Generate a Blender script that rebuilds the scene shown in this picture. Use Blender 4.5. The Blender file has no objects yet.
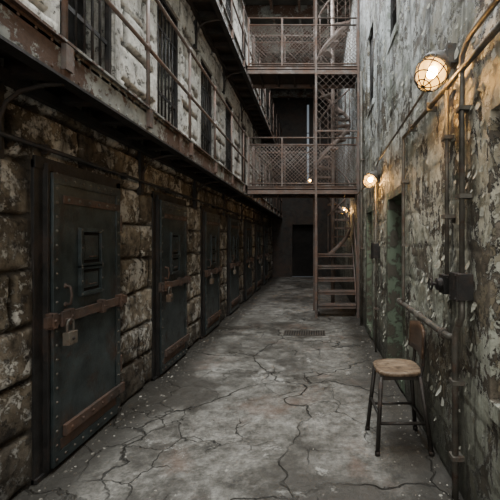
import bpy, math, random
import numpy as np
from mathutils import Vector, Matrix
random.seed(7); np.random.seed(7)
S=bpy.context.scene
XL,XR,CH=-1.79,0.886,1.55
YF,YB=-3.0,15.5
ZC=7.6
# ---------------------------------------------------------------- materials
class N:
    def __init__(s,name):
        s.mat=bpy.data.materials.new(name); s.mat.use_nodes=True
        s.t=s.mat.node_tree; s.n=s.t.nodes; s.l=s.t.links
        s.bsdf=s.n['Principled BSDF']
        s.tc=s.n.new('ShaderNodeTexCoord'); s.co=s.tc.outputs['Object']
    def _in(s,sock,v):
        if isinstance(v,bpy.types.NodeSocket): s.l.new(v,sock)
        else:
            if sock.type=='RGBA' and len(v)==3: v=(*v,1)
            sock.default_value=v
    def noise(s,scale,detail=6,rough=.6,dist=0,vec=None):
        n=s.n.new('ShaderNodeTexNoise'); n.inputs['Scale'].default_value=scale
        n.inputs['Detail'].default_value=detail; n.inputs['Roughness'].default_value=rough
        n.inputs['Distortion'].default_value=dist
        s.l.new(vec or s.co,n.inputs['Vector']); return n.outputs['Fac']
    def mapping(s,scale=(1,1,1),loc=(0,0,0),vec=None):
        n=s.n.new('ShaderNodeMapping'); n.inputs['Scale'].default_value=scale
        n.inputs['Location'].default_value=loc
        s.l.new(vec or s.co,n.inputs['Vector']); return n.outputs[0]
    def voro(s,scale,feature='DISTANCE_TO_EDGE',vec=None,out='Distance'):
        n=s.n.new('ShaderNodeTexVoronoi'); n.feature=feature; n.inputs['Scale'].default_value=scale
        s.l.new(vec or s.co,n.inputs['Vector']); return n.outputs[out]
    def ramp(s,fac,stops):
        n=s.n.new('ShaderNodeValToRGB'); e=n.color_ramp.elements
        while len(e)<len(stops): e.new(.5)
        for k,(p,c) in enumerate(stops):
            e[k].position=p
            if not hasattr(c,'__len__'): c=(c,c,c)
            e[k].color=(*c,1)
        s._in(n.inputs[0],fac); return n.outputs[0]
    def mix(s,f,a,b,mode='MIX'):
        n=s.n.new('ShaderNodeMix'); n.data_type='RGBA'; n.blend_type=mode
        s._in(n.inputs[0],f); s._in(n.inputs[6],a); s._in(n.inputs[7],b); return n.outputs[2]
    def math(s,op,a,b=0.0,clamp=False):
        n=s.n.new('ShaderNodeMath'); n.operation=op; n.use_clamp=clamp
        s._in(n.inputs[0],a); s._in(n.inputs[1],b); return n.outputs[0]
    def attr(s,name):
        n=s.n.new('ShaderNodeAttribute'); n.attribute_name=name; return n.outputs['Fac']
    def sep(s):
        n=s.n.new('ShaderNodeSeparateXYZ'); s.l.new(s.co,n.inputs[0]); return n.outputs
    def warp(s,scale,amt):
        n=s.n.new('ShaderNodeTexNoise'); n.inputs['Scale'].default_value=scale; n.inputs['Detail'].default_value=5
        s.l.new(s.co,n.inputs['Vector'])
        v=s.n.new('ShaderNodeVectorMath'); v.operation='SCALE'; v.inputs['Scale'].default_value=amt
        s.l.new(n.outputs['Color'],v.inputs[0])
        a=s.n.new('ShaderNodeVectorMath'); a.operation='ADD'
        s.l.new(s.co,a.inputs[0]); s.l.new(v.outputs[0],a.inputs[1]); return a.outputs[0]
    def fin(s,col,rough=.8,bump=None,dist=.01,strength=1.0,metal=0.0,spec=.4):
        s._in(s.bsdf.inputs['Base Color'],col); s._in(s.bsdf.inputs['Roughness'],rough)
        s._in(s.bsdf.inputs['Metallic'],metal); s.bsdf.inputs['Specular IOR Level'].default_value=spec
        if bump is not None:
            b=s.n.new('ShaderNodeBump'); b.inputs['Distance'].default_value=dist; b.inputs['Strength'].default_value=strength
            s._in(b.inputs['Height'],bump); s.l.new(b.outputs[0],s.bsdf.inputs['Normal'])
        return s.mat

def mat_stone():
    m=N('old_stone_flaking_whitewash')
    med=m.noise(4,10,.72); fine=m.noise(28,6,.7)
    st=m.ramp(med,[(.35,(.04,.034,.026)),(.48,(.18,.155,.122)),(.6,(.35,.32,.265)),(.72,(.52,.49,.42))])
    tint=m.attr('tint')
    st=m.mix(1,st,m.ramp(tint,[(0,(.45,.41,.35)),(.5,(.87,.82,.75)),(1,(1.3,1.26,1.18))]),'MULTIPLY')
    wm=m.math('ADD',m.math('MULTIPLY',m.noise(2.2,10,.75,.4),.6),m.math('MULTIPLY',m.noise(13,8,.75,.5),.4))
    z=m.sep()[2]
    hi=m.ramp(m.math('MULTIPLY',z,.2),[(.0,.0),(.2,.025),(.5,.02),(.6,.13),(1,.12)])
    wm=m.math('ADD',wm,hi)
    mask=m.ramp(wm,[(.53,0),(.545,1)])
    white=m.ramp(fine,[(.3,(.43,.415,.37)),(.6,(.7,.68,.62))])
    c=m.mix(m.math('MULTIPLY',mask,.8),st,white)
    rustn=m.ramp(m.noise(1.7,8,.7,0,m.mapping((1,1,.35),(3,7,1))),[(.56,0),(.68,.7)])
    c=m.mix(rustn,c,(.08,.055,.037))
    j=m.attr('joint')
    c=m.mix(m.math('MULTIPLY',j,.9),c,(.013,.011,.009))
    streak=m.noise(2.5,8,.7,0,m.mapping((1,1,.18)))
    c=m.mix(m.ramp(streak,[(.495,0),(.63,.86)]),c,(.023,.019,.014))
    sp=m.ramp(m.noise(9,9,.8),[(.55,0),(.6,.8)])
    c=m.mix(sp,c,(.027,.022,.017))
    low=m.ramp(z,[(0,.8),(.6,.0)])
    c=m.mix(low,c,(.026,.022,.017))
    h=m.math('ADD',m.math('MULTIPLY',mask,.35),m.math('ADD',m.math('MULTIPLY',med,.9),m.math('MULTIPLY',m.math('SUBTRACT',fine,sp),.3)))
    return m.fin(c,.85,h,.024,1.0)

def mat_peel():
    m=N('peeling_paint_plaster')
    med=m.noise(5,10,.7); fine=m.noise(35,5,.7)
    under=m.ramp(med,[(.32,(.03,.025,.019)),(.5,(.115,.097,.072)),(.68,(.26,.225,.175))])
    n1=m.math('ADD',m.math('MULTIPLY',m.noise(1.9,9,.7,.7),.55),m.math('MULTIPLY',m.noise(7.5,9,.75,.9,m.mapping((1,1,.55))),.45))
    z=m.sep()[2]
    n1=m.math('ADD',n1,m.ramp(m.math('MULTIPLY',z,.2),[(.05,.0),(.3,.02),(.6,.025),(1,.035)]))
    m1=m.ramp(n1,[(.5,0),(.504,1)])
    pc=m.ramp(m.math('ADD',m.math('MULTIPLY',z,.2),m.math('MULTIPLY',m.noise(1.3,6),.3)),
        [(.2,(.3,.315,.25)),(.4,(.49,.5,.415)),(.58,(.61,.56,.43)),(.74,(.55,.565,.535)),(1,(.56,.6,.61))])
    pc=m.mix(1,pc,m.ramp(m.noise(5,9,.75),[(.34,(.45,.435,.4)),(.56,(1.1,1.1,1.1))]),'MULTIPLY')
    pc=m.mix(1,pc,m.ramp(fine,[(.3,(.7,.7,.7)),(.7,(1.2,1.2,1.2))]),'MULTIPLY')
    n2=m.math('ADD',m.math('MULTIPLY',m.noise(2.3,10,.7,.8,m.mapping((1,1,1),(5,2,9))),.6),m.math('MULTIPLY',m.noise(11,7,.7,1,m.mapping((1,1,1),(1,2,3))),.4))
    m2=m.ramp(n2,[(.52,0),(.526,1)])
    green=m.mix(m.ramp(m.noise(.8,3),[(.42,0),(.58,1)]),(.17,.195,.145),(.26,.22,.145))
    c=m.mix(m1,under,pc); c=m.mix(m.math('MULTIPLY',m2,.7),c,green)
    rim=m.math('MULTIPLY',m.ramp(n1,[(.475,0),(.499,1)]),m.math('SUBTRACT',1.0,m1))
    c=m.mix(m.math('MULTIPLY',rim,.92),c,(.01,.009,.007))
    lip=m.math('MULTIPLY',m.ramp(n1,[(.504,1),(.512,0)]),m1)
    c=m.mix(m.math('MULTIPLY',lip,.85),c,(.75,.74,.68))
    rim2=m.math('MULTIPLY',m.ramp(n2,[(.505,0),(.52,1)]),m.math('SUBTRACT',1.0,m2))
    c=m.mix(m.math('MULTIPLY',rim2,.65),c,(.025,.022,.017))
    streak=m.noise(3.2,9,.75,0,m.mapping((1,1,.1)))
    c=m.mix(m.ramp(streak,[(.505,0),(.63,.85)]),c,(.035,.031,.024))
    c=m.mix(m.math('MULTIPLY',m.attr('joint'),.3),c,(.04,.035,.028))
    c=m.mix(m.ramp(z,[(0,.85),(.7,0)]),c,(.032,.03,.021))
    h=m.math('ADD',m.math('MULTIPLY',m1,1.0),m.math('ADD',m.math('MULTIPLY',m2,.4),m.math('ADD',m.math('MULTIPLY',med,.3),m.math('MULTIPLY',fine,.15))))
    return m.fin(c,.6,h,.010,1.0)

def mat_floor():
    m=N('cracked_concrete')
    big=m.noise(.7,6,.6); med=m.noise(3,10,.7,.15); fine=m.noise(40,6,.75); mid=m.noise(11,8,.7)
    c=m.ramp(med,[(.34,(.08,.073,.062)),(.46,(.185,.174,.153)),(.57,(.27,.257,.23)),(.68,(.37,.355,.325))])
    c=m.mix(1,c,m.ramp(fine,[(.27,(.42,.42,.42)),(.5,(.92,.92,.92)),(.73,(1.4,1.4,1.4))]),'MULTIPLY')
    c=m.mix(1,c,m.ramp(mid,[(.37,(.5,.49,.47)),(.58,(1.12,1.12,1.12))]),'MULTIPLY')
    c=m.mix(m.ramp(big,[(.46,0),(.6,.65)]),c,(.062,.055,.045))
    rs=m.ramp(m.noise(1.1,7,.7,.3,m.mapping((1,1,1),(4,3,2))),[(.55,0),(.66,.5)])
    c=m.mix(rs,c,(.16,.09,.06))
    ds=m.ramp(m.noise(1.1,9,.65,.3,m.mapping((1,1,1),(1,8,5))),[(.52,0),(.6,.75)])
    c=m.mix(ds,c,(.05,.044,.036))
    ws=m.ramp(m.noise(2.3,12,.8,.3,m.mapping((1,1,1),(9,1,2))),[(.6,0),(.64,.65)])
    c=m.mix(ws,c,(.48,.465,.425))
    w=m.warp(2.6,.5)
    e=m.voro(.7,vec=w); cr=m.math('MULTIPLY',m.ramp(e,[(.002,1),(.007,0)]),m.ramp(m.noise(.6,2,.5,0,m.mapping((1,1,1),(2,2,2))),[(.4,.2),(.48,1)]))
    w2=m.warp(5,.22); e2=m.voro(2.4,vec=w2)
    cr2=m.math('MULTIPLY',m.ramp(e2,[(.004,1),(.012,0)]),m.ramp(m.noise(.9,2),[(.48,0),(.55,1)]))
    cr=m.math('MAXIMUM',cr,m.math('MULTIPLY',cr2,.8))
    c=m.mix(m.math('MULTIPLY',cr,.94),c,(.008,.007,.005))
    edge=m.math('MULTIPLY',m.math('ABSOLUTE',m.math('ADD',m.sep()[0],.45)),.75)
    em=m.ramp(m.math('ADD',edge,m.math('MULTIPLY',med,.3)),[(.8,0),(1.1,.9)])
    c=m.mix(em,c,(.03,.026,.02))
    r=m.math('SUBTRACT',m.ramp(m.noise(1.4,6),[(.35,.42),(.6,.75)]),m.math('MULTIPLY',ds,.2))
    h=m.math('SUBTRACT',m.math('ADD',m.math('MULTIPLY',mid,.6),m.math('ADD',m.math('MULTIPLY',fine,.3),m.math('MULTIPLY',ws,.1))),m.math('MULTIPLY',cr,1.0))
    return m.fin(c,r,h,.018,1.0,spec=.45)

def mat_metal(name,paint,rust,lo,hi,rough=.55,ps=3.0):
    m=N(name)
    n=m.math('ADD',m.math('MULTIPLY',m.noise(ps,12,.75,.4),.7),m.math('MULTIPLY',m.noise(22,8,.75),.3))
    k=m.ramp(n,[(lo,0),(hi,1)])
    f=m.noise(45,6,.7)
    p=m.mix(1,(*paint,1),m.ramp(m.noise(7,6),[(.3,(.5,.5,.5)),(.7,(1.5,1.5,1.5))]),'MULTIPLY')
    r=m.mix(f,(*[v*.35 for v in rust],1),(*[v*1.6 for v in rust],1))
    c=m.mix(k,p,r)
    ro=m.ramp(k,[(0,rough),(1,.85)])
    h=m.math('ADD',m.math('MULTIPLY',k,.5),m.math('MULTIPLY',f,.6))
    return m.fin(c,ro,h,.004,1.0,metal=m.math('MULTIPLY',m.math('SUBTRACT',1.0,k),.3))
M={}
M['stone']=mat_stone(); M['peel']=mat_peel(); M['floor']=mat_floor()
M['door']=mat_metal('door_iron',(.044,.056,.057),(.075,.047,.033),.51,.66,.34)
M['rust']=mat_metal('rusty_iron',(.072,.057,.049),(.115,.064,.042),.43,.59,.5)
M['mesh']=mat_metal('wire_mesh_steel',(.2,.175,.155),(.2,.13,.1),.42,.6,.5)
M['rail']=mat_metal('bridge_rail_steel',(.11,.094,.084),(.14,.08,.055),.42,.6,.5)
M['dark']=mat_metal('dark_iron',(.025,.024,.023),(.052,.033,.024),.5,.65,.5)
M['fascia']=mat_metal('flaking_painted_steel',(.23,.235,.215),(.085,.05,.034),.48,.51,.6,2.2)
M['under']=mat_metal('dark_plate',(.035,.033,.03),(.06,.039,.028),.45,.6,.7)  # dark plate for catwalk undersides, decks and the end wall
M['pipe']=mat_metal('painted_pipe',(.12,.112,.094),(.1,.063,.044),.5,.6,.45,6)
M['brass']=mat_metal('padlock_dull_steel',(.13,.115,.092),(.13,.08,.05),.46,.6,.4,9)
M['chairmetal']=mat_metal('chair_steel',(.035,.031,.027),(.08,.046,.032),.52,.64,.4,8)
M['lampmetal']=mat_metal('lamp_cast_metal',(.11,.105,.095),(.1,.06,.035),.52,.6,.5,8)
M['drain']=mat_metal('worn_drain_iron',(.08,.074,.064),(.08,.055,.04),.45,.6,.6,8)
def mat_void():  # near-black colour painted in for the darkness inside recesses and gaps
    m=N('painted_darkness'); return m.fin(m.ramp(m.noise(3),[(.3,(.005,.004,.003)),(.7,(.016,.014,.012))]),.95)
M['void']=mat_void()
def mat_flake():
    m=N('curled_paint_flake'); n=m.noise(2.5,6,.7)
    c=m.ramp(n,[(.35,(.22,.225,.18)),(.5,(.47,.46,.38)),(.65,(.6,.59,.52))])
    c=m.mix(m.ramp(m.noise(14,6,.7),[(.5,0),(.62,.7)]),c,(.1,.088,.065))
    return m.fin(c,.6)
M['flake']=mat_flake()
def mat_wood():
    m=N('scuffed_wood')
    g=m.noise(6,10,.7,1.0,m.mapping((1,9,1)))
    c=m.ramp(g,[(.3,(.06,.037,.024)),(.5,(.18,.125,.08)),(.7,(.36,.275,.19))])
    s=m.ramp(m.noise(14,8,.75),[(.5,0),(.6,.75)])
    c=m.mix(s,c,(.035,.022,.014))
    return m.fin(c,.5,g,.003,1)
M['wood']=mat_wood()
def mat_wood_back():
    m=N('dark_varnished_wood')
    g=m.noise(6,10,.7,1.0,m.mapping((1,1,6)))
    return m.fin(m.ramp(g,[(.3,(.03,.019,.013)),(.7,(.12,.072,.045))]),.35,g,.002,1)
M['woodback']=mat_wood_back()
def mat_green():
    m=N('green_flaking_reveal')
    n=m.noise(6,12,.75,.5); k=m.ramp(n,[(.5,0),(.52,1)])
    c=m.mix(k,(.14,.175,.12),(.09,.08,.06)); return m.fin(c,.7,k,.006,1)
M['green']=mat_green()
def mat_ceil():
    m=N('dark_ceiling_board'); n=m.noise(2,8,.7)  # dark board, mottled between two greys
    return m.fin(m.ramp(n,[(.3,(.04,.039,.036)),(.7,(.13,.127,.115))]),.9,n,.01,1)
M['ceil']=mat_ceil()
def mat_chip():
    m=N('plaster_chips'); n=m.noise(9,3,.6)
    return m.fin(m.ramp(n,[(.35,(.06,.05,.04)),(.5,(.2,.185,.155)),(.65,(.45,.43,.38))]),.85)
M['chip']=mat_chip()
def mat_glow():  # self-lit bluish surface, emission put in by hand
    m=N('bluish_glow_strip'); m.bsdf.inputs['Base Color'].default_value=(.3,.33,.36,1)
    m.bsdf.inputs['Emission Color'].default_value=(.75,.87,1,1); m.bsdf.inputs['Emission Strength'].default_value=.16; return m.mat
M['glow']=mat_glow()
def mat_glass(name,e,mixf=.6):
    m=N(name); n=m.n; n.remove(m.bsdf)
    t=n.new('ShaderNodeBsdfTransparent'); t.inputs[0].default_value=(1,.86,.6,1)
    em=n.new('ShaderNodeEmission'); em.inputs[0].default_value=(1,.52,.11,1); em.inputs[1].default_value=e
    mx=n.new('ShaderNodeMixShader'); mx.inputs[0].default_value=mixf
    m.l.new(t.outputs[0],mx.inputs[1]); m.l.new(em.outputs[0],mx.inputs[2])
    m.l.new(mx.outputs[0],n['Material Output'].inputs[0]); return m.mat
M['glass']=mat_glass('ribbed_amber_lamp_glass',6)
def mat_bulb():
    m=N('bulb'); m.bsdf.inputs['Emission Color'].default_value=(1,.62,.26,1); m.bsdf.inputs['Emission Strength'].default_value=950; return m.mat
M['bulb']=mat_bulb()
# ---------------------------------------------------------------- builder
class B:
    def __init__(s): s.v=[];s.f=[];s.m=[];s.s=[]
    def add(s,vs,fs,m=0,smooth=False):
        o=len(s.v); s.v+= [tuple(p) for p in vs]
        for f in fs: s.f.append([i+o for i in f]); s.m.append(m); s.s.append(smooth)
    def box(s,x0,x1,y0,y1,z0,z1,m=0):
        if x0>x1:x0,x1=x1,x0
        if y0>y1:y0,y1=y1,y0
        vs=[(x,y,z) for z in(z0,z1) for y in(y0,y1) for x in(x0,x1)]
        s.add(vs,[(0,2,3,1),(4,5,7,6),(0,1,5,4),(2,6,7,3),(0,4,6,2),(1,3,7,5)],m)
    def obox(s,c,ax,ay,az,m=0):
        c=Vector(c);ax=Vector(ax);ay=Vector(ay);az=Vector(az)
        vs=[c+ax*i+ay*j+az*k for k in(-1,1) for j in(-1,1) for i in(-1,1)]
        s.add(vs,[(0,2,3,1),(4,5,7,6),(0,1,5,4),(2,6,7,3),(0,4,6,2),(1,3,7,5)],m)
    def tube(s,pts,r,n=8,m=0,closed=False):
        pts=[Vector(p) for p in pts]; k=len(pts); vs=[]; prev=None
        rs=r if hasattr(r,'__len__') else [r]*k
        for i,p in enumerate(pts):
            if closed: t=pts[(i+1)%k]-pts[i-1]
            elif i==0: t=pts[1]-p
            elif i==k-1: t=p-pts[-2]
            else: t=(pts[i+1]-p).normalized()+(p-pts[i-1]).normalized()
            t.normalize()
            if prev is None:
                a=Vector((0,0,1)) if abs(t.z)<.9 else Vector((1,0,0))
                u=t.cross(a).normalized()
            else:
                u=(prev-t*prev.dot(t)).normalized()
            prev=u; w=t.cross(u)
            for j in range(n):
                a=2*math.pi*j/n; vs.append(p+(u*math.cos(a)+w*math.sin(a))*rs[i])
        fs=[]
        for i in range(k if closed else k-1):
            i2=(i+1)%k
            for j in range(n):
                j2=(j+1)%n; fs.append((i*n+j,i*n+j2,i2*n+j2,i2*n+j))
        s.add(vs,fs,m,True)
        if not closed:
            o=len(s.v)-k*n
            s.f.append([o+j for j in range(n)][::-1]); s.m.append(m); s.s.append(False)
            s.f.append([o+(k-1)*n+j for j in range(n)]); s.m.append(m); s.s.append(False)
    def lathe(s,c,axis,prof,n=20,m=0):
        c=Vector(c);t=Vector(axis).normalized()
        a=Vector((0,0,1)) if abs(t.z)<.9 else Vector((1,0,0))
        u=t.cross(a).normalized(); w=t.cross(u); vs=[]
        for (d,r) in prof:
            for j in range(n):
                an=2*math.pi*j/n; vs.append(c+t*d+(u*math.cos(an)+w*math.sin(an))*max(r,1e-4))
        fs=[]
        for i in range(len(prof)-1):
            for j in range(n):
                j2=(j+1)%n; fs.append((i*n+j,i*n+j2,(i+1)*n+j2,(i+1)*n+j))
        s.add(vs,fs,m,True)
    def rivet(s,c,nrm,r=.011,m=0):
        s.lathe(c,nrm,[(0,r),(r*.45,r*.8),(r*.7,0)],7,m)
    def build(s,name,mats,bevel=0,parent=None,loc=(0,0,0),smooth_all=False):
        me=bpy.data.meshes.new(name+'_mesh'); me.from_pydata(s.v,[],s.f)
        for k in mats: me.materials.append(M[k])
        me.polygons.foreach_set('material_index',s.m)
        me.polygons.foreach_set('use_smooth',s.s if not smooth_all else [True]*len(s.s)); me.update()
        o=bpy.data.objects.new(name,me); S.collection.objects.link(o)
        if bevel:
            b=o.modifiers.new('bevel','BEVEL'); b.width=bevel; b.segments=2; b.limit_method='ANGLE'; b.angle_limit=math.radians(60)
        if parent: o.parent=parent
        return o
# ---------------------------------------------------------------- noise
def h2(i,j,seed):
    v=np.sin(i*127.1+j*311.7+seed*74.7)*43758.5453
    return v-np.floor(v)
def vn(x,y,seed=0):
    i=np.floor(x);j=np.floor(y);fx=x-i;fy=y-j
    fx=fx*fx*(3-2*fx);fy=fy*fy*(3-2*fy)
    a=h2(i,j,seed);b=h2(i+1,j,seed);c=h2(i,j+1,seed);d=h2(i+1,j+1,seed)
    return a+(b-a)*fx+(c-a)*fy+(a-b-c+d)*fx*fy
def fbm(x,y,seed=0,o=4):
    r=0;a=.5
    for k in range(o):
        r=r+a*vn(x,y,seed+k*3.1);x=x*2.03;y=y*2.03;a*=.5
    return r
def blocks(y,z,H,L,seed):
    yw=y+(vn(y*3,z*3,seed+5)-.5)*.04; zw=z+(vn(y*2.5,z*3,seed+9)-.5)*.03
    row=np.floor(zw/H); Lr=L*(.8+.45*h2(row,row*0+3,seed)); off=h2(row,row*0+8,seed)*L*3
    q=(yw+off)/Lr; col=np.floor(q)
    du=np.minimum(q-col,1-(q-col))*Lr; v=zw/H-row; dv=np.minimum(v,1-v)*H
    return np.minimum(du,dv),h2(row,col,seed+1),h2(row,col,seed+2)
def grid_wall(name,xs,outdir,ys,zs,holes,H,L,jd,bd,rough,seed,mat,rd=.35):
    Y,Z=np.meshgrid(ys,zs); y=Y.ravel();z=Z.ravel()
    d,rb,rt=blocks(y,z,H,L,seed)
    j=1-np.clip((d-.004)/.02,0,1); j=j*j*(3-2*j)
    rnd=1-np.clip(d/.06,0,1)
    dis=(rb-.5)*bd-j*jd-rnd*rnd*bd*rd+(fbm(y*5,z*5,seed)-.47)*rough+(fbm(y*22,z*22,seed+3,3)-.43)*rough*.45
    for (a,b,c,e) in holes:
        dd=np.maximum(np.maximum(a-y,y-b),np.maximum(c-z,z-e)); k=np.clip(dd/.06,0,1); dis=dis*k
    x=xs+outdir*dis
    nz,ny=Y.shape
    idx=np.arange(nz*ny).reshape(nz,ny)
    F=np.stack([idx[:-1,:-1],idx[:-1,1:],idx[1:,1:],idx[1:,:-1]],-1).reshape(-1,4)
    if outdir<0: F=F[:,::-1]
    cy=((Y[:-1,:-1]+Y[1:,1:])/2).ravel(); cz=((Z[:-1,:-1]+Z[1:,1:])/2).ravel()
    keep=np.ones(len(cy),bool)
    for (a,b,c,e) in holes: keep&=~((cy>a)&(cy<b)&(cz>c)&(cz<e))
    F=F[keep]
    me=bpy.data.meshes.new(name+'_mesh')
    me.vertices.add(len(x)); me.vertices.foreach_set('co',np.stack([x,y,z],-1).ravel())
    me.loops.add(F.size); me.loops.foreach_set('vertex_index',F.ravel().astype(np.int32))
    me.polygons.add(len(F)); me.polygons.foreach_set('loop_start',np.arange(0,F.size,4,dtype=np.int32))
    me.polygons.foreach_set('use_smooth',np.ones(len(F),bool))
    me.update(calc_edges=True); me.validate()
    for nm,val in(('tint',rt),('joint',j)):
        a=me.attributes.new(nm,'FLOAT','POINT'); a.data.foreach_set('value',val.astype(np.float32))
    me.materials.append(M[mat])
    o=bpy.data.objects.new(name,me); S.collection.objects.link(o); return o
def axis(segs,extra=()):
    out=[]
    for a,b,st in segs: out+=list(np.arange(a,b-1e-6,st))
    out.append(segs[-1][1]); out=np.array(out)
    for e in extra:
        k=np.argmin(abs(out-e)); out[k]=e
    return np.unique(out)
PITCH=1.72
dcs=[2.87+PITCH*k for k in range(7)]; dcs0=[2.87-PITCH]+dcs
DW=.42; DH=2.0
holesL=[(c-DW-.10,c+DW+.06,-.1,DH+.05) for c in dcs0]
wcs=[2.95+1.6*k for k in range(8)]
winL=[(c-.36,c+.36,2.9,4.45) for c in wcs]+[(c-.36,c+.36,5.3,6.9) for c in wcs]
holesR=[(1.1,1.86,.75,2.2),(3.74,4.48,.12,2.03),(5.75,6.3,.12,2.0),(5.6,6.2,3.7,4.9),(4.0,4.5,3.9,5.4),(2.9,3.4,4.4,5.8)]
ex=[e for h in holesL+winL for e in h[:2]]; ez=[-0.1,DH+.05,2.9,4.45,5.3,6.9]
ys=axis([(YF,.8,.15),(.8,8,.018),(8,YB,.05)],ex); zs=axis([(-.02,2.5,.018),(2.5,ZC,.032)],ez[1:])
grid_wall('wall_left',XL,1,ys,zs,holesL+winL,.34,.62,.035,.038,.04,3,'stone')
exr=[e for h in holesR for e in h[:2]]; ezr=[e for h in holesR for e in h[2:]]
ys=axis([(YF,.8,.15),(.8,8,.018),(8,YB,.05)],exr); zs=axis([(-.02,3.2,.018),(3.2,ZC,.035)],ezr)
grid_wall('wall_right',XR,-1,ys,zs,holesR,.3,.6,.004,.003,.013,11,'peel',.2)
# floor
xs=np.arange(XL-.12,XR+.3,.04); ysf=np.arange(YF,YB+.05,.04)
X,Y=np.meshgrid(xs,ysf); Zf=(fbm(X.ravel()*1.3,Y.ravel()*1.3,2)-.47)*.016
me=bpy.data.meshes.new('floor_mesh'); nr,nc=X.shape; idx=np.arange(nr*nc).reshape(nr,nc)
F=np.stack([idx[:-1,:-1],idx[:-1,1:],idx[1:,1:],idx[1:,:-1]],-1).reshape(-1,4)
me.from_pydata(np.stack([X.ravel(),Y.ravel(),Zf],-1).tolist(),[],F.tolist())
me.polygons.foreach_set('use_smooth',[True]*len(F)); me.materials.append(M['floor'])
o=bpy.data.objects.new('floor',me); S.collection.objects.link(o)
# back / front walls and ceiling
b=B()
b.box(XL-.3,-.95,YB,YB+.3,0,ZC); b.box(.05,XR+.3,YB,YB+.3,0,ZC); b.box(-.95,.05,YB,YB+.3,2.2,ZC)
b.box(-1.0,.1,YB+.31,YB+.5,0,2.3,1)
b.build('wall_back',['under','void'])
b=B()
b.box(-.335,-.25,YB-.03,YB-.01,3.9,7.2,1)
for x in(-.35,-.25): b.box(x,x+.015,YB-.05,YB-.002,3.85,7.25,0)
for z in(3.85,4.9,6.0,7.2): b.box(-.35,-.235,YB-.05,YB-.002,z,z+.03,0)
b.build('window_31',['dark','glow'])  # added glowing strip standing in for a bright bluish post
b=B(); b.box(XL-.3,XR+.3,YF-.2,YF,0,ZC); b.build('wall_front',['stone'])
b=B()
b.box(XL-.3,XR+.3,YF,YB,ZC,ZC+.1)
b.build('ceiling',['ceil'])
b=B()
for k in range(8):
    y=8.6+k*.9; b.box(XL,XR,y,y+.05,ZC-.28,ZC-.02); b.box(XL,XR,y-.05,y+.1,ZC-.3,ZC-.28)
for x in(-1.1,-.4,.4): b.box(x-.03,x+.03,8,YB,ZC-.2,ZC-.01)
b.build('ceiling_beams',['fascia'])
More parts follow.
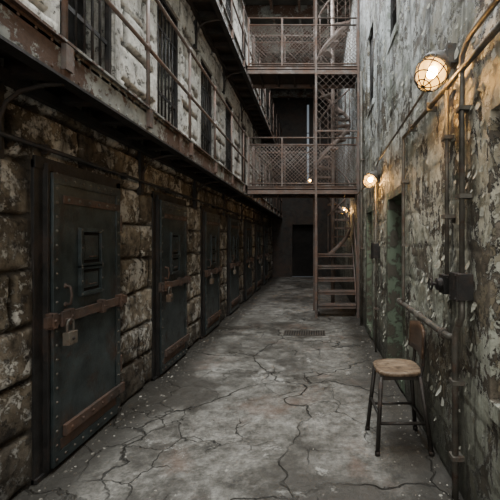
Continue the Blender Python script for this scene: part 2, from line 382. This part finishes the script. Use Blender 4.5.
# ---------------------------------------------------------------- cell doors
def door(idx,c):
    b=B(); y0,y1=c-DW,c+DW; X=XL
    b.box(X-.22,X+.012,y0-.11,y0-.012,0,DH+.06,2)
    b.box(X-.22,X+.02,y1+.008,y1+.075,0,DH+.06,2)
    b.box(X-.22,X+.02,y0-.11,y1+.075,DH+.01,DH+.09,2)
    b.box(X-.24,X-.2,y0-.12,y1+.08,0,DH+.06,4)
    b.box(X-.2,X+.03,y0-.11,y1+.08,0,.03,2)
    b.box(X+.01,X+.045,y0-.035,y0-.014,0.03,DH+.05,2)
    f=X+.05
    b.box(X-.01,f,y0,y1,.035,DH,0)
    e=f+.009
    for (a,bb,cc,d) in((y0,y1,DH-.07,DH),(y0,y1,.035,.115),(y0,y0+.065,.115,DH-.07),(y1-.065,y1,.115,DH-.07)):
        b.box(f,e,a,bb,cc,d,5)
    z=.075
    while z<DH:
        b.rivet((e,y0+.032,z),(1,0,0),.011,6); b.rivet((e,y1-.032,z),(1,0,0),.011,6); z+=.096
    y=y0+.12
    while y<y1-.08:
        b.rivet((e,y,DH-.035),(1,0,0),.011,6); b.rivet((e,y,.075),(1,0,0),.011,6); y+=.096
    for zz in(1.83,):
        b.box(f,f+.012,y0+.1,y1-.01,zz-.028,zz+.028,1)
        for k in range(6): b.rivet((f+.012,y0+.15+k*.12,zz),(1,0,0),.012,6)
    cm=c-.01
    for (za,zb,bars) in((1.375,1.61,0),(1.165,1.33,0)):
        w=.115
        b.box(f,f+.026,cm-w-.03,cm-w,za-.03,zb+.03,5); b.box(f,f+.026,cm+w,cm+w+.03,za-.03,zb+.03,5)
        b.box(f,f+.026,cm-w,cm+w,zb,zb+.03,5); b.box(f,f+.026,cm-w,cm+w,za-.03,za,5)
        b.box(f-.004,f+.003,cm-w,cm+w,za,zb,4)
        b.box(f,f+.012,cm-w+.025,cm+w-.025,za+.025,zb-.025,0)
        b.tube([(f+.012,cm-.03,za+.05),(f+.035,cm-.03,za+.05),(f+.035,cm+.03,za+.05),(f+.012,cm+.03,za+.05)],.005,6,1)
        for yy in(cm-w-.015,cm+w+.015):
            for zz in(za-.015,(za+zb)/2,zb+.015): b.rivet((f+.026,yy,zz),(1,0,0),.008,6)
    zb=1.02
    b.box(f+.016,f+.04,y0-.10,y1+.06,zb-.034,zb+.034,1)
    for yy in(y0-.04,y0+.13,c+.1,y1-.05):
        b.box(f,f+.05,yy-.022,yy+.022,zb-.052,zb-.034,1); b.box(f,f+.05,yy-.022,yy+.022,zb+.034,zb+.052,1)
        b.box(f+.04,f+.052,yy-.022,yy+.022,zb-.05,zb+.05,1); b.rivet((f+.052,yy,zb),(1,0,0),.012,1)
    b.box(f+.04,f+.055,y0+.02,y0+.1,zb-.05,zb+.05,1)
    yy=y0+.06; px=f+.08
    arc=[(px,yy-.032,zb-.1),(px,yy-.032,zb-.04)]+[(px,yy-.032*math.cos(a),zb-.04+.032*math.sin(a)) for a in np.linspace(.3,math.pi-.3,6)]+[(px,yy+.032,zb-.04),(px,yy+.032,zb-.1)]
    b.tube(arc,.008,8,6); b.box(px-.022,px+.022,yy-.045,yy+.045,zb-.175,zb-.09,3)
    b.rivet((px+.022,yy,zb-.135),(1,0,0),.013,2)
    b.tube([(f+.05,yy,zb-.01),(px+.012,yy,zb-.01)],.012,8,1)
    for zz in(1.1,1.23): b.rivet((f,y0+.13,zz),(1,0,0),.02,1)
    b.tube([(f,y0+.13,1.1),(f+.035,y0+.13,1.105),(f+.045,y0+.13,1.165),(f+.035,y0+.13,1.225),(f,y0+.13,1.23)],.009,8,1)
    b.box(f,f+.028,y0+.1,y1+.04,.2,.275,1)
    for k in range(6): b.rivet((f+.028,y0+.16+k*.125,.238),(1,0,0),.012,1)
    b.box(f,f+.006,y0+.07,y1-.07,.12,.19,1)
    for zz in(.45,1.0,1.7): b.tube([(X+.045,y1+.02,zz-.07),(X+.045,y1+.02,zz+.07)],.018,10,1)
    return b.build('door_%d'%idx,['door','rust','dark','brass','void','door','pipe'],.0025)
for i,c in enumerate(dcs0): door(i+1,c)
b=B(); zz=2.14
b.tube([(XL+.05,YF,zz),(XL+.05,YB,zz)],.015,10,0)
for k in range(16): b.box(XL+.005,XL+.055,k*1.0+.4,k*1.0+.43,zz-.03,zz+.03,0)
b.build('steam_pipe',['dark'])
# ---------------------------------------------------------------- barred windows
def win(idx,h,side,mats=('dark','rust','void','peel')):
    a,c,z0,z1=h; b=B(); X=XL if side<0 else XR; s=1 if side<0 else -1; d=.28
    b.box(X-s*d,X-s*(d+.05),a-.1,c+.1,z0-.1,z1+.1,2)
    b.box(X-s*d,X+s*.004,a-.09,a,z0-.09,z1+.09,3); b.box(X-s*d,X+s*.004,c,c+.09,z0-.09,z1+.09,3)
    b.box(X-s*d,X+s*.004,a,c,z1,z1+.09,3); b.box(X-s*d,X+s*.012,a,c,z0-.09,z0,3)
    fx=X-s*.05
    for (p,q,r,t) in((a,a+.035,z0,z1),(c-.035,c,z0,z1),(a,c,z1-.035,z1),(a,c,z0,z0+.035)):
        b.box(fx-.02,fx+.02,p,q,r,t,0)
    n=5
    for k in range(n):
        y=a+.035+(k+1)*(c-a-.07)/(n+1); b.tube([(fx,y,z0),(fx,y,z1)],.011,8,0)
    for k in range(3):
        z=z0+(k+1)*(z1-z0)/4; b.box(fx-.006,fx+.006,a,c,z-.018,z+.018,0)
    b.build('window_%d'%idx,list(mats))
k=1
for h in winL: win(k,h,-1,('dark','rust','void','stone')); k+=1
for h in (holesR[3],holesR[4],holesR[5]): win(k,h,1); k+=1
def niche(h,depth=.28):
    a,c,z0,z1=h;b=B();X=XR
    b.box(X+depth,X+depth+.05,a-.1,c+.1,max(z0-.1,0),z1+.1,1)
    b.box(X-.004,X+depth,a-.09,a,max(z0-.09,0),z1+.09,0); b.box(X-.004,X+depth,c,c+.09,max(z0-.09,0),z1+.09,0)
    b.box(X-.004,X+depth,a,c,z1,z1+.09,0); b.box(X-.012,X+depth,a,c,max(z0-.09,0),z0,0)
    return b
b=niche(holesR[0])
a,c,z0,z1=holesR[0]
for (p,q,r,t) in((a,a+.05,z0,z1),(c-.06,c,z0,z1),(a,c,z1-.05,z1),(a,c,z0,z0+.05),(a,c,1.45,1.5)): b.box(XR+.06,XR+.1,p,q,r,t,2)
b.box(XR+.075,XR+.085,a+.05,c-.06,z0+.05,1.45,3); b.box(XR+.055,XR+.1,c-.2,c-.1,1.15,1.4,2)
b.build('window_30',['peel','void','dark','fascia'],.003)
for q,h in enumerate((holesR[1],holesR[2])):
    b=niche(h); a,c,z0,z1=h
    b.box(XR+.2,XR+.24,a,c,z0,z1,2)
    for zz in(.6,1.2,1.7): b.box(XR+.19,XR+.2,a,c,zz,zz+.05,2)
    b.build('door_%d'%(20+q),['green','void','dark'],.003)
# curled paint flakes on the right wall
b=B()
def inhole(y,z,mg=.06):
    return any(a-mg<y<c_+mg and d-mg<z<e+mg for (a,c_,d,e) in holesR)
cl=[(random.uniform(1.9,7),random.uniform(.3,4.5)) for _ in range(60)]
for k in range(1500):
    q=random.choice(cl); y=q[0]+random.gauss(0,.12); z=q[1]+random.gauss(0,.28)
    if inhole(y,z) or z<.15 or z>5.5 or y<1.8: continue
    r=random.uniform(.008,.026)*(1+.5*(random.random()<.1)); an=random.gauss(-math.pi/2,.9)
    hy,hz=math.cos(an),math.sin(an); n=7; ph=random.random()*6; cu=random.uniform(.2,.6)
    pts=[]
    for i in range(n):
        t=ph+i*2*math.pi/n; rr=r*random.uniform(.55,1.05); dy,dz=rr*math.cos(t)*.8,rr*math.sin(t)*1.2
        s_=(dy*hy+dz*hz)/r+1; pts.append((XR-.006-cu*r*max(s_,0)**2*.45,y+dy,z+dz))
    pts.append((XR-.006-cu*r*.45,y,z))
    b.add(pts,[(i,(i+1)%n,n) for i in range(n)],0,True)
b.build('paint_flakes',['flake'])
# ---------------------------------------------------------------- catwalks
XE=-1.38
def catwalk(zt,rail=True):
    b=B(); zu=zt-.21
    b.box(XL-.02,XE,.2,YB,zt-.05,zt-.03,1)
    b.box(XE-.012,XE+.0,.2,YB,zu,zt,0)
    b.box(XE-.05,XE+.028,.2,YB,zt-.012,zt+.004,0); b.box(XE-.05,XE+.028,.2,YB,zu-.012,zu+.004,2)
    y=.4
    while y<YB:
        b.box(XL,XE-.01,y,y+.04,zt-.14,zt-.05,1); b.box(XL,XE-.01,y-.02,y+.06,zt-.15,zt-.14,1); y+=.43
    y=.4
    while y<9:
        b.rivet((XE,y,zt-.04),(1,0,0),.01); b.rivet((XE,y,zu+.035),(1,0,0),.01); y+=.11
    b.box(XL,XL+.06,.2,YB,zt-.2,zt-.13,1)
    y=2.06-PITCH
    while y<YB:
        if y>.1:
            b.box(XE,XE+.014,y-.045,y+.045,zu,zt,0)
            pts=[(XL+.03,y,zu-.38),(XL+.035,y,zu-.2),(XL+.07,y,zu-.11),(XL+.15,y,zu-.05),(XL+.28,y,zu-.018),(XE-.02,y,zu-.012)]
            b.tube(pts,.012,8,1); b.box(XL-.01,XL+.03,y-.035,y+.035,zu-.42,zu+.05,2)
        y+=PITCH
    return b.build('catwalk',['fascia','under','dark','rail'])
catwalk(2.64); catwalk(5.04)
def railing(zt,y_end):
    b=B(); y=2.04-1.02
    while y<YB:
        b.tube([(XE+.0,y,zt-.12),(XE,y,zt+1.0)],.016,8,0)
        for zz in(.5,1.0): b.lathe((XE,y,zt+zz-.03),(0,0,1),[(0,.016),(.01,.027),(.05,.027),(.06,.016)],10,0)
        b.box(XE-.01,XE+.03,y-.03,y+.03,zt-.16,zt-.02,0)
        y+=1.02
    for zz in(.5,1.0): b.tube([(XE,.2,zt+zz),(XE,YB,zt+zz)],.016,8,0)
    return b.build('catwalk_railing',['rail'])
railing(2.64,YB); railing(5.04,YB)
# ---------------------------------------------------------------- footbridges
def wire_panel(b,p0,ux,uz,w,h,sp,r,m):
    p0=Vector(p0);ux=Vector(ux);uz=Vector(uz)
    for sgn in(1,-1):
        c=-h
        while c<w+h:
            if sgn>0: xa,za,xb,zb=c,0,c+h,h
            else: xa,za,xb,zb=c,h,c+h,0
            t0=0;t1=1
            if xa<0: t0=(0-xa)/h
            if xb>w: t1=(w-xa)/h
            if t1>t0+.01:
                A=p0+ux*(xa+(xb-xa)*t0)+uz*(za+(zb-za)*t0); C=p0+ux*(xa+(xb-xa)*t1)+uz*(za+(zb-za)*t1)
                b.tube([A,C],r,4,m)
            c+=sp
def bridge(zt,ya,yb):
    b=B()
    x0,x1=XE+.03,XR-.01
    b.box(x0,x1,ya,yb,zt-.05,zt-.03,1)
    for y in(ya,yb-.012):
        b.box(x0,x1,y,y+.012,zt-.12,zt+.02,0); b.box(x0,x1,y-.02,y+.03,zt-.13,zt-.12,0); b.box(x0,x1,y-.02,y+.03,zt+.02,zt+.03,0)
    x=x0+.2
    while x<x1-.05: b.box(x,x+.04,ya+.02,yb-.02,zt-.12,zt-.05,1); x+=.35
    for y,xe,ps in((ya+.02,x1,(x0+.02,-.66,.02,x1-.03)),(yb-.03,-.0,(x0+.02,-.66,-.02))):
        for x in ps: b.box(x-.018,x+.018,y-.018,y+.018,zt,zt+1.0,0)
        for zz in(.08,.86,1.0): b.tube([(x0,y,zt+zz),(xe,y,zt+zz)],.016,8,0)
        if y<ya+.1: wire_panel(b,(x0,y,zt+.08),(1,0,0),(0,0,1),x1-x0,.78,.075,.0042,2)
        else: wire_panel(b,(x0,y,zt+.08),(1,0,0),(0,0,1),1.3,.78,.15,.0035,2)
    return b.build('footbridge',['rail','under','mesh'])
bridge(2.6,7.4,8.1); bridge(5.0,7.4,8.1)
# stair cage
b=B()
for x in(.02,.86):
    b.box(x-.022,x+.022,7.34,7.38,0,7.3,0)
for z in(3.72,4.86): b.box(.02,.86,7.345,7.375,z-.015,z+.015,0)
wire_panel(b,(.02,7.36,3.6),(1,0,0),(0,0,1),.84,1.28,.14,.0028,1)
wire_panel(b,(.02,7.36,6.0),(1,0,0),(0,0,1),.84,1.2,.14,.0028,1)
for y in(8.2,9.3): b.box(-.04,0,y-.02,y+.02,0,7.3,0)
for z in(3.62,6.05): b.box(-.035,-.005,8.12,9.3,z-.02,z+.02,0)
b.build('stair_cage',['rail','mesh'])
# staircase: straight flight at the foot, then a spiral
b=B()
for k in range(5):
    z=.25*(k+1); y=7.42+k*.18
    b.box(.05,.83,y,y+.24,z-.045,z,0); b.box(.05,.83,y,y+.01,z-.075,z-.03,0)
for x in(.035,.845):
    b.obox((x,7.42+.5,.68),(.012,0,0),(0,.52,.72),(0,-.06,.045),0)
b.tube([(.04,7.42,0.05),(.04,7.42,1.15),(.04,8.2,2.15)],.016,8,0)
b.tube([(.84,7.42,0.05),(.84,7.42,1.15),(.84,8.2,2.15)],.016,8,0)
c=Vector((.42,8.72,0)); R=.41
b.tube([(c.x,c.y,0),(c.x,c.y,7.3)],.045,12,1)
rail=[];ribo=[]
K=28; da=math.radians(30); rise=.2; a_s=-math.pi*.6; z00=1.25
for k in range(K):
    a0=a_s+k*da; a1=a0+da*1.15; z=z00+rise*k
    nn=5; arc=[(c.x+R*math.cos(a0+(a1-a0)*t/nn),c.y+R*math.sin(a0+(a1-a0)*t/nn)) for t in range(nn+1)]
    P=[(c.x+.035*math.cos(a0),c.y+.035*math.sin(a0))]+arc+[(c.x+.035*math.cos(a1),c.y+.035*math.sin(a1))]
    q=len(P)
    vs=[(p[0],p[1],z-.045) for p in P]+[(p[0],p[1],z) for p in P]
    b.add(vs,[tuple(range(q))[::-1],tuple(range(q,2*q))]+[(i,(i+1)%q,q+(i+1)%q,q+i) for i in range(q)],1)
    b.tube([(arc[0][0],arc[0][1],z-.03),(arc[0][0],arc[0][1],z+.85)],.009,6,1)
for k in range(K*3):
    a=a_s+k*da/3; z=z00+rise*k/3
    rail.append((c.x+R*math.cos(a),c.y+R*math.sin(a),z+.85)); ribo.append((a,z))
b.tube(rail,.02,8,1)
vs=[];fs=[]
for a,z in ribo:
    for rr in(R,R+.012):
        for dz in(-.1,.02): vs.append((c.x+rr*math.cos(a),c.y+rr*math.sin(a),z+dz-.02))
for i in range(len(ribo)-1):
    o_=i*4; fs+=[(o_,o_+1,o_+5,o_+4),(o_+2,o_+6,o_+7,o_+3),(o_+1,o_+3,o_+7,o_+5),(o_,o_+4,o_+6,o_+2)]
b.add(vs,fs,1,True)
b.build('spiral_staircase',['rail','mesh'])
# ---------------------------------------------------------------- wall lamps
def lamp(c,wallpt,ax,sc):
    b=B(); c=Vector(c); ax=Vector(ax).normalized()
    def st(d,rr): return (d*sc,rr*sc)
    base=c-ax*.1*sc
    b.lathe(base,ax,[st(-.075,.0),st(-.075,.03),st(-.06,.045),st(-.02,.055),st(-.005,.085),st(.03,.098),st(.045,.098),st(.045,.0)],24,0)
    b.lathe(base,ax,[st(.046,.08)]+[st(.085+.115*math.sin(a),.088*math.cos(a)) for a in np.linspace(0,math.pi/2,9)],24,1)
    b.lathe(base,ax,[st(.05,0.0)]+[st(.085-.036*math.cos(t),.034*math.sin(t)) for t in np.linspace(.2,math.pi,9)],14,3)
    a=Vector((0,0,1)); u=ax.cross(a).normalized(); w=ax.cross(u)
    for k in range(4):
        an=k*math.pi/4; dr=u*math.cos(an)+w*math.sin(an); pts=[base+ax*.04*sc+dr*.097*sc]
        pts+=[base+ax*(.085+.127*math.sin(t))*sc+dr*.1*math.cos(t)*sc for t in np.linspace(0,math.pi,13)]
        pts+=[base+ax*.04*sc-dr*.097*sc]
        b.tube(pts,.0042*sc,6,2)
    for t in(.05,.62,1.1):
        cc=base+ax*(.085+.127*math.sin(t))*sc
        b.tube([cc+(u*math.cos(q)+w*math.sin(q))*.101*math.cos(t)*sc for q in np.linspace(0,2*math.pi,25)[:-1]],.0042*sc,6,2,closed=True)
    wp=Vector(wallpt)
    b.box(wp.x-.03*sc,wp.x+.03*sc,wp.y-.05*sc,wp.y+.05*sc,wp.z-.06*sc,wp.z+.06*sc,0)
    s=base-ax*.07*sc
    b.tube([wp,wp.lerp(s,.5)+Vector((0,0,.03*sc)),s],.02*sc,10,0)
    return b.build('cage_lamp',['lampmetal','glass','dark','bulb'])
lamp((.72,2.3,2.58),(XR-.03,2.36,2.72),(-.5,-.25,-.8),1.0)
lamp((.75,5.05,2.36),(XR-.03,5.1,2.5),(-.6,-.2,-.75),.95)
lamp((.74,9.45,2.3),(XR-.03,9.5,2.42),(-.6,-.2,-.75),.95)
lamp((-.12,8.17,2.86),(-.045,8.2,2.93),(-.7,-.3,-.6),.45)
# ---------------------------------------------------------------- pipes on the right wall
def bend(pts,r=.06,n=5):
    out=[Vector(pts[0])]
    for i in range(1,len(pts)-1):
        p=Vector(pts[i]);a=(Vector(pts[i-1])-p).normalized();c=(Vector(pts[i+1])-p).normalized()
        A=p+a*r;C=p+c*r
        for t in np.linspace(0,1,n): out.append(A*(1-t)**2+p*2*t*(1-t)+C*t*t)
    out.append(Vector(pts[-1])); return out
b=B(); x=XR-.045
b.tube(bend([(x,YF,2.66),(x,2.02,2.66),(x,2.12,2.6),(x,2.12,1.36)],.04),.016,10)
b.tube(bend([(x-.005,YF,2.52),(x-.005,3.5,2.52),(x-.005,3.5,1.02),(x-.005,3.5,.97)],.02),.017,10)
b.tube(bend([(x,2.36,2.66),(x,2.36,1.33)],.04),.013,10)
b.tube(bend([(x,2.36,2.72),(x,4.9,2.6),(x,5.1,2.55)],.04),.010,8)
b.tube(bend([(x,5.1,2.45),(x,7.3,2.45)],.04),.012,8)
b.tube(bend([(x,2.12,1.22),(x,2.12,1.1),(x,2.22,1.0),(x,2.22,0.0)],.04),.019,10)
b.tube(bend([(x,5.12,2.45),(x,5.12,.0)],.04),.014,8)
b.tube([(x,6.7,4.6),(x,6.7,0)],.022,8)
for (y,zz) in((2.12,2.3),(2.12,1.8),(2.22,.7),(2.22,.25),(2.36,2.2),(2.36,1.7),(3.5,2.1),(3.5,1.5),(5.12,1.5),(5.12,.6),(6.7,1.4),(6.7,3)):
    b.box(x-.026,XR,y-.035,y+.035,zz-.012,zz+.012,0)
for y in(.6,1.3,2.7,3.2): b.box(x-.028,XR,y-.012,y+.012,2.49,2.55,0)
b.build('electrical_conduit',['pipe'])
b=B(); xp=XR-.045
b.tube(bend([(XR+.02,2.33,.94),(xp,2.33,.94),(xp,3.75,.94),(XR+.02,3.75,.94)],.03),.024,12)
for y in(2.42,3.0,3.65): b.lathe((xp,y-.02,.94),(0,1,0),[(0,.024),(0,.034),(.04,.034),(.04,.024)],14)
b.build('steam_pipe',['pipe'])
b=B()
b.box(XR-.09,XR,2.06,2.17,1.21,1.36,0); b.box(XR-.1,XR-.09,2.055,2.175,1.205,1.365,0)
for y in(2.07,2.16):
    for z in(1.22,1.35): b.rivet((XR-.1,y,z),(-1,0,0),.007)
b.build('junction_box',['dark'],.004)
b=B()
b.box(XR-.08,XR,2.31,2.41,1.21,1.33,0)
b.lathe((XR-.08,2.36,1.27),(-1,0,0),[(0,.04),(.03,.04),(.035,.03),(.035,0)],14,0); b.tube([(XR-.1,2.36,1.27),(XR-.15,2.36,1.27)],.01,8,0)
b.tube([(XR-.15,2.36+.035*math.cos(t),1.27+.035*math.sin(t)) for t in np.linspace(0,2*math.pi,17)[:-1]],.007,6,0,closed=True)
b.tube([(XR-.15,2.325,1.27),(XR-.15,2.395,1.27)],.005,6,0)
b.build('rotary_switch',['dark'],.003)
b=B(); b.box(XR-.09,XR,5.05,5.2,1.3,1.5,0); b.box(XR-.1,XR-.09,5.04,5.21,1.29,1.51,0); b.build('junction_box',['dark'],.004)
# ---------------------------------------------------------------- chair
b=B(); sx0,sx1,sy0,sy1,sz=.455,.80,2.68,3.02,.585
def seat():
    cx,cy=(sx0+sx1)/2,(sy0+sy1)/2; hx,hy=(sx1-sx0)/2,(sy1-sy0)/2; n=40
    def pt(a,s):
        c,sn=math.cos(a),math.sin(a); p=.62
        return (cx+hx*s*math.copysign(abs(c)**p,c),cy+hy*s*math.copysign(abs(sn)**p,sn))
    prof=[(0,-.006),(.35,-.006),(.7,-.002),(.93,.0),(.985,-.004),(1,-.014),(.985,-.028),(.9,-.032),(0,-.032)]
    vs=[];fs=[]
    for s,dz in prof:
        for j in range(n):
            x,y=pt(2*math.pi*j/n,max(s,.001)); vs.append((x,y,sz+dz))
    for i in range(len(prof)-1):
        for j in range(n):
            j2=(j+1)%n; fs.append((i*n+j,(i+1)*n+j,(i+1)*n+j2,i*n+j2))
    b.add(vs,fs,1,True)
seat()
b.box(sx0+.04,sx1-.04,sy0+.04,sy1-.04,sz-.065,sz-.032,0)
T=[(.485,2.71),(.485,2.99),(.77,2.71),(.77,2.99)]; Fp=[(.45,2.665),(.43,3.03),(.84,2.665),(.82,3.03)]
for (t,f) in zip(T,Fp):
    b.tube([(t[0],t[1],sz-.035),(f[0],f[1],.012)],.0165,10,0); b.lathe((f[0],f[1],0.0),(0,0,1),[(0,0),(0,.02),(.025,.02),(.03,.0165)],10,0)
def lp(i,z):
    k=(sz-.035-z)/(sz-.047); return Vector((T[i][0]+(Fp[i][0]-T[i][0])*k,T[i][1]+(Fp[i][1]-T[i][1])*k,z))
for (i,j,z) in((0,2,.22),(1,3,.22),(0,1,.27),(2,3,.2)):
    b.tube([lp(i,z),lp(j,z)],.012,8,0)
for y in(2.73,2.97):
    b.tube([(.74,y,sz-.045),(.785,y,sz-.03),(.797,y,sz+.03),(.802,y,.74),(.81,y,.885)],.013,8,0)
n=12; vs=[];fs=[]
for i in range(n+1):
    t=i/n; y=2.67+t*.36; bow=.02*math.sin(math.pi*t)
    for k in range(5):
        q=k/4; z=.69+q*.23*(.86+.14*math.sin(math.pi*t)); xx=.776+bow+.008*q
        vs+= [(xx-.008,y,z),(xx+.008,y,z)]
for i in range(n):
    for k in range(4):
        a=i*10+k*2; c_=a+10
        fs+=[(a,a+2,c_+2,c_),(a+1,c_+1,c_+3,a+3)]
    a=i*10; c_=a+10; fs+=[(a,c_,c_+1,a+1),(a+8,a+9,c_+9,c_+8)]
for i in(0,n):
    for k in range(4): a=i*10+k*2; fs.append((a,a+1,a+3,a+2))
b.add(vs,fs,2,True)
b.build('wooden_chair',['chairmetal','wood','woodback'])
# ---------------------------------------------------------------- floor drain grate
b=B(); gx0,gx1,gy0,gy1=-.5,.15,6.0,6.3
b.box(gx0,gx1,gy0,gy1,-.01,.004,1)
b.box(gx0-.02,gx1+.02,gy0-.02,gy0,0,.008,0);b.box(gx0-.02,gx1+.02,gy1,gy1+.02,0,.008,0)
b.box(gx0-.02,gx0,gy0,gy1,0,.008,0);b.box(gx1,gx1+.02,gy0,gy1,0,.008,0)
x=gx0+.012
while x<gx1-.02: b.box(x,x+.024,gy0,gy1,.002,.008,0); x+=.04
b.build('drain_grate',['drain','void'])
# debris
b=B()
def chip(x,y,r):
    z=float((fbm(np.array([x*1.3]),np.array([y*1.3]),2)[0]-.47)*.016)
    n=random.randint(4,6); a0=random.random()*6; h=r*random.uniform(.2,.6)
    bot=[(x+r*random.uniform(.6,1)*math.cos(a0+6.283*k/n),y+r*random.uniform(.6,1)*math.sin(a0+6.283*k/n)) for k in range(n)]
    vs=[(p[0],p[1],z-.001) for p in bot]+[(x+(p[0]-x)*.7,y+(p[1]-y)*.7,z+h*random.uniform(.6,1)) for p in bot]
    fs=[tuple(range(n,2*n))]+[(k,(k+1)%n,n+(k+1)%n,n+k) for k in range(n)]
    b.add(vs,fs,0)
for k in range(1300):
    u=random.random()
    y=1.6+random.random()**1.3*9
    if u<.5: x=XL+.06+abs(random.gauss(0,.16))
    elif u<.92: x=XR-.04-abs(random.gauss(0,.16))
    else: x=random.uniform(XL+.1,XR-.1)
    if not(XL+.03<x<XR-.03): continue
    chip(x,y,random.choice([.003,.004,.005,.006,.008,.01,.016]))
for k in range(160):
    x=random.gauss(-.85,.1); y=random.gauss(2.7,.35); chip(x,y,random.choice([.002,.003,.004,.007]))
b.build('plaster_debris',['chip'])
# ---------------------------------------------------------------- lights
def area(name,loc,rot,sx,sy,e,col):
    l=bpy.data.lights.new(name,'AREA'); l.shape='RECTANGLE'; l.size=sx; l.size_y=sy; l.energy=e; l.color=col
    o=bpy.data.objects.new(name,l); o.location=loc; o.rotation_euler=rot; S.collection.objects.link(o); return o
area('skylight',(-.25,3.0,ZC-.05),(0,0,0),1.5,5.6,640,(.95,.99,1.0))
area('front_fill_light',(-.3,YF+.1,3.2),(math.radians(90),0,0),2.2,3.2,145,(1,.97,.92))  # added fill from behind the camera; wall_front has no window
area('far_fill_light',(-.25,9.6,ZC-.35),(0,0,0),1.2,2.8,170,(.97,.98,1.0))  # added fill to lift the far end; the ceiling is closed here
w=bpy.data.worlds.new('world'); S.world=w; w.use_nodes=True
w.node_tree.nodes['Background'].inputs[0].default_value=(.5,.55,.6,1); w.node_tree.nodes['Background'].inputs[1].default_value=.1
cam=bpy.data.cameras.new('camera'); co=bpy.data.objects.new('camera',cam); S.collection.objects.link(co)
co.location=(0,0,CH); co.rotation_euler=(math.radians(90),0,0)
cam.sensor_width=36; cam.lens=370/500*36; cam.shift_x=-.13; cam.shift_y=-.02; cam.clip_start=.05
S.camera=co
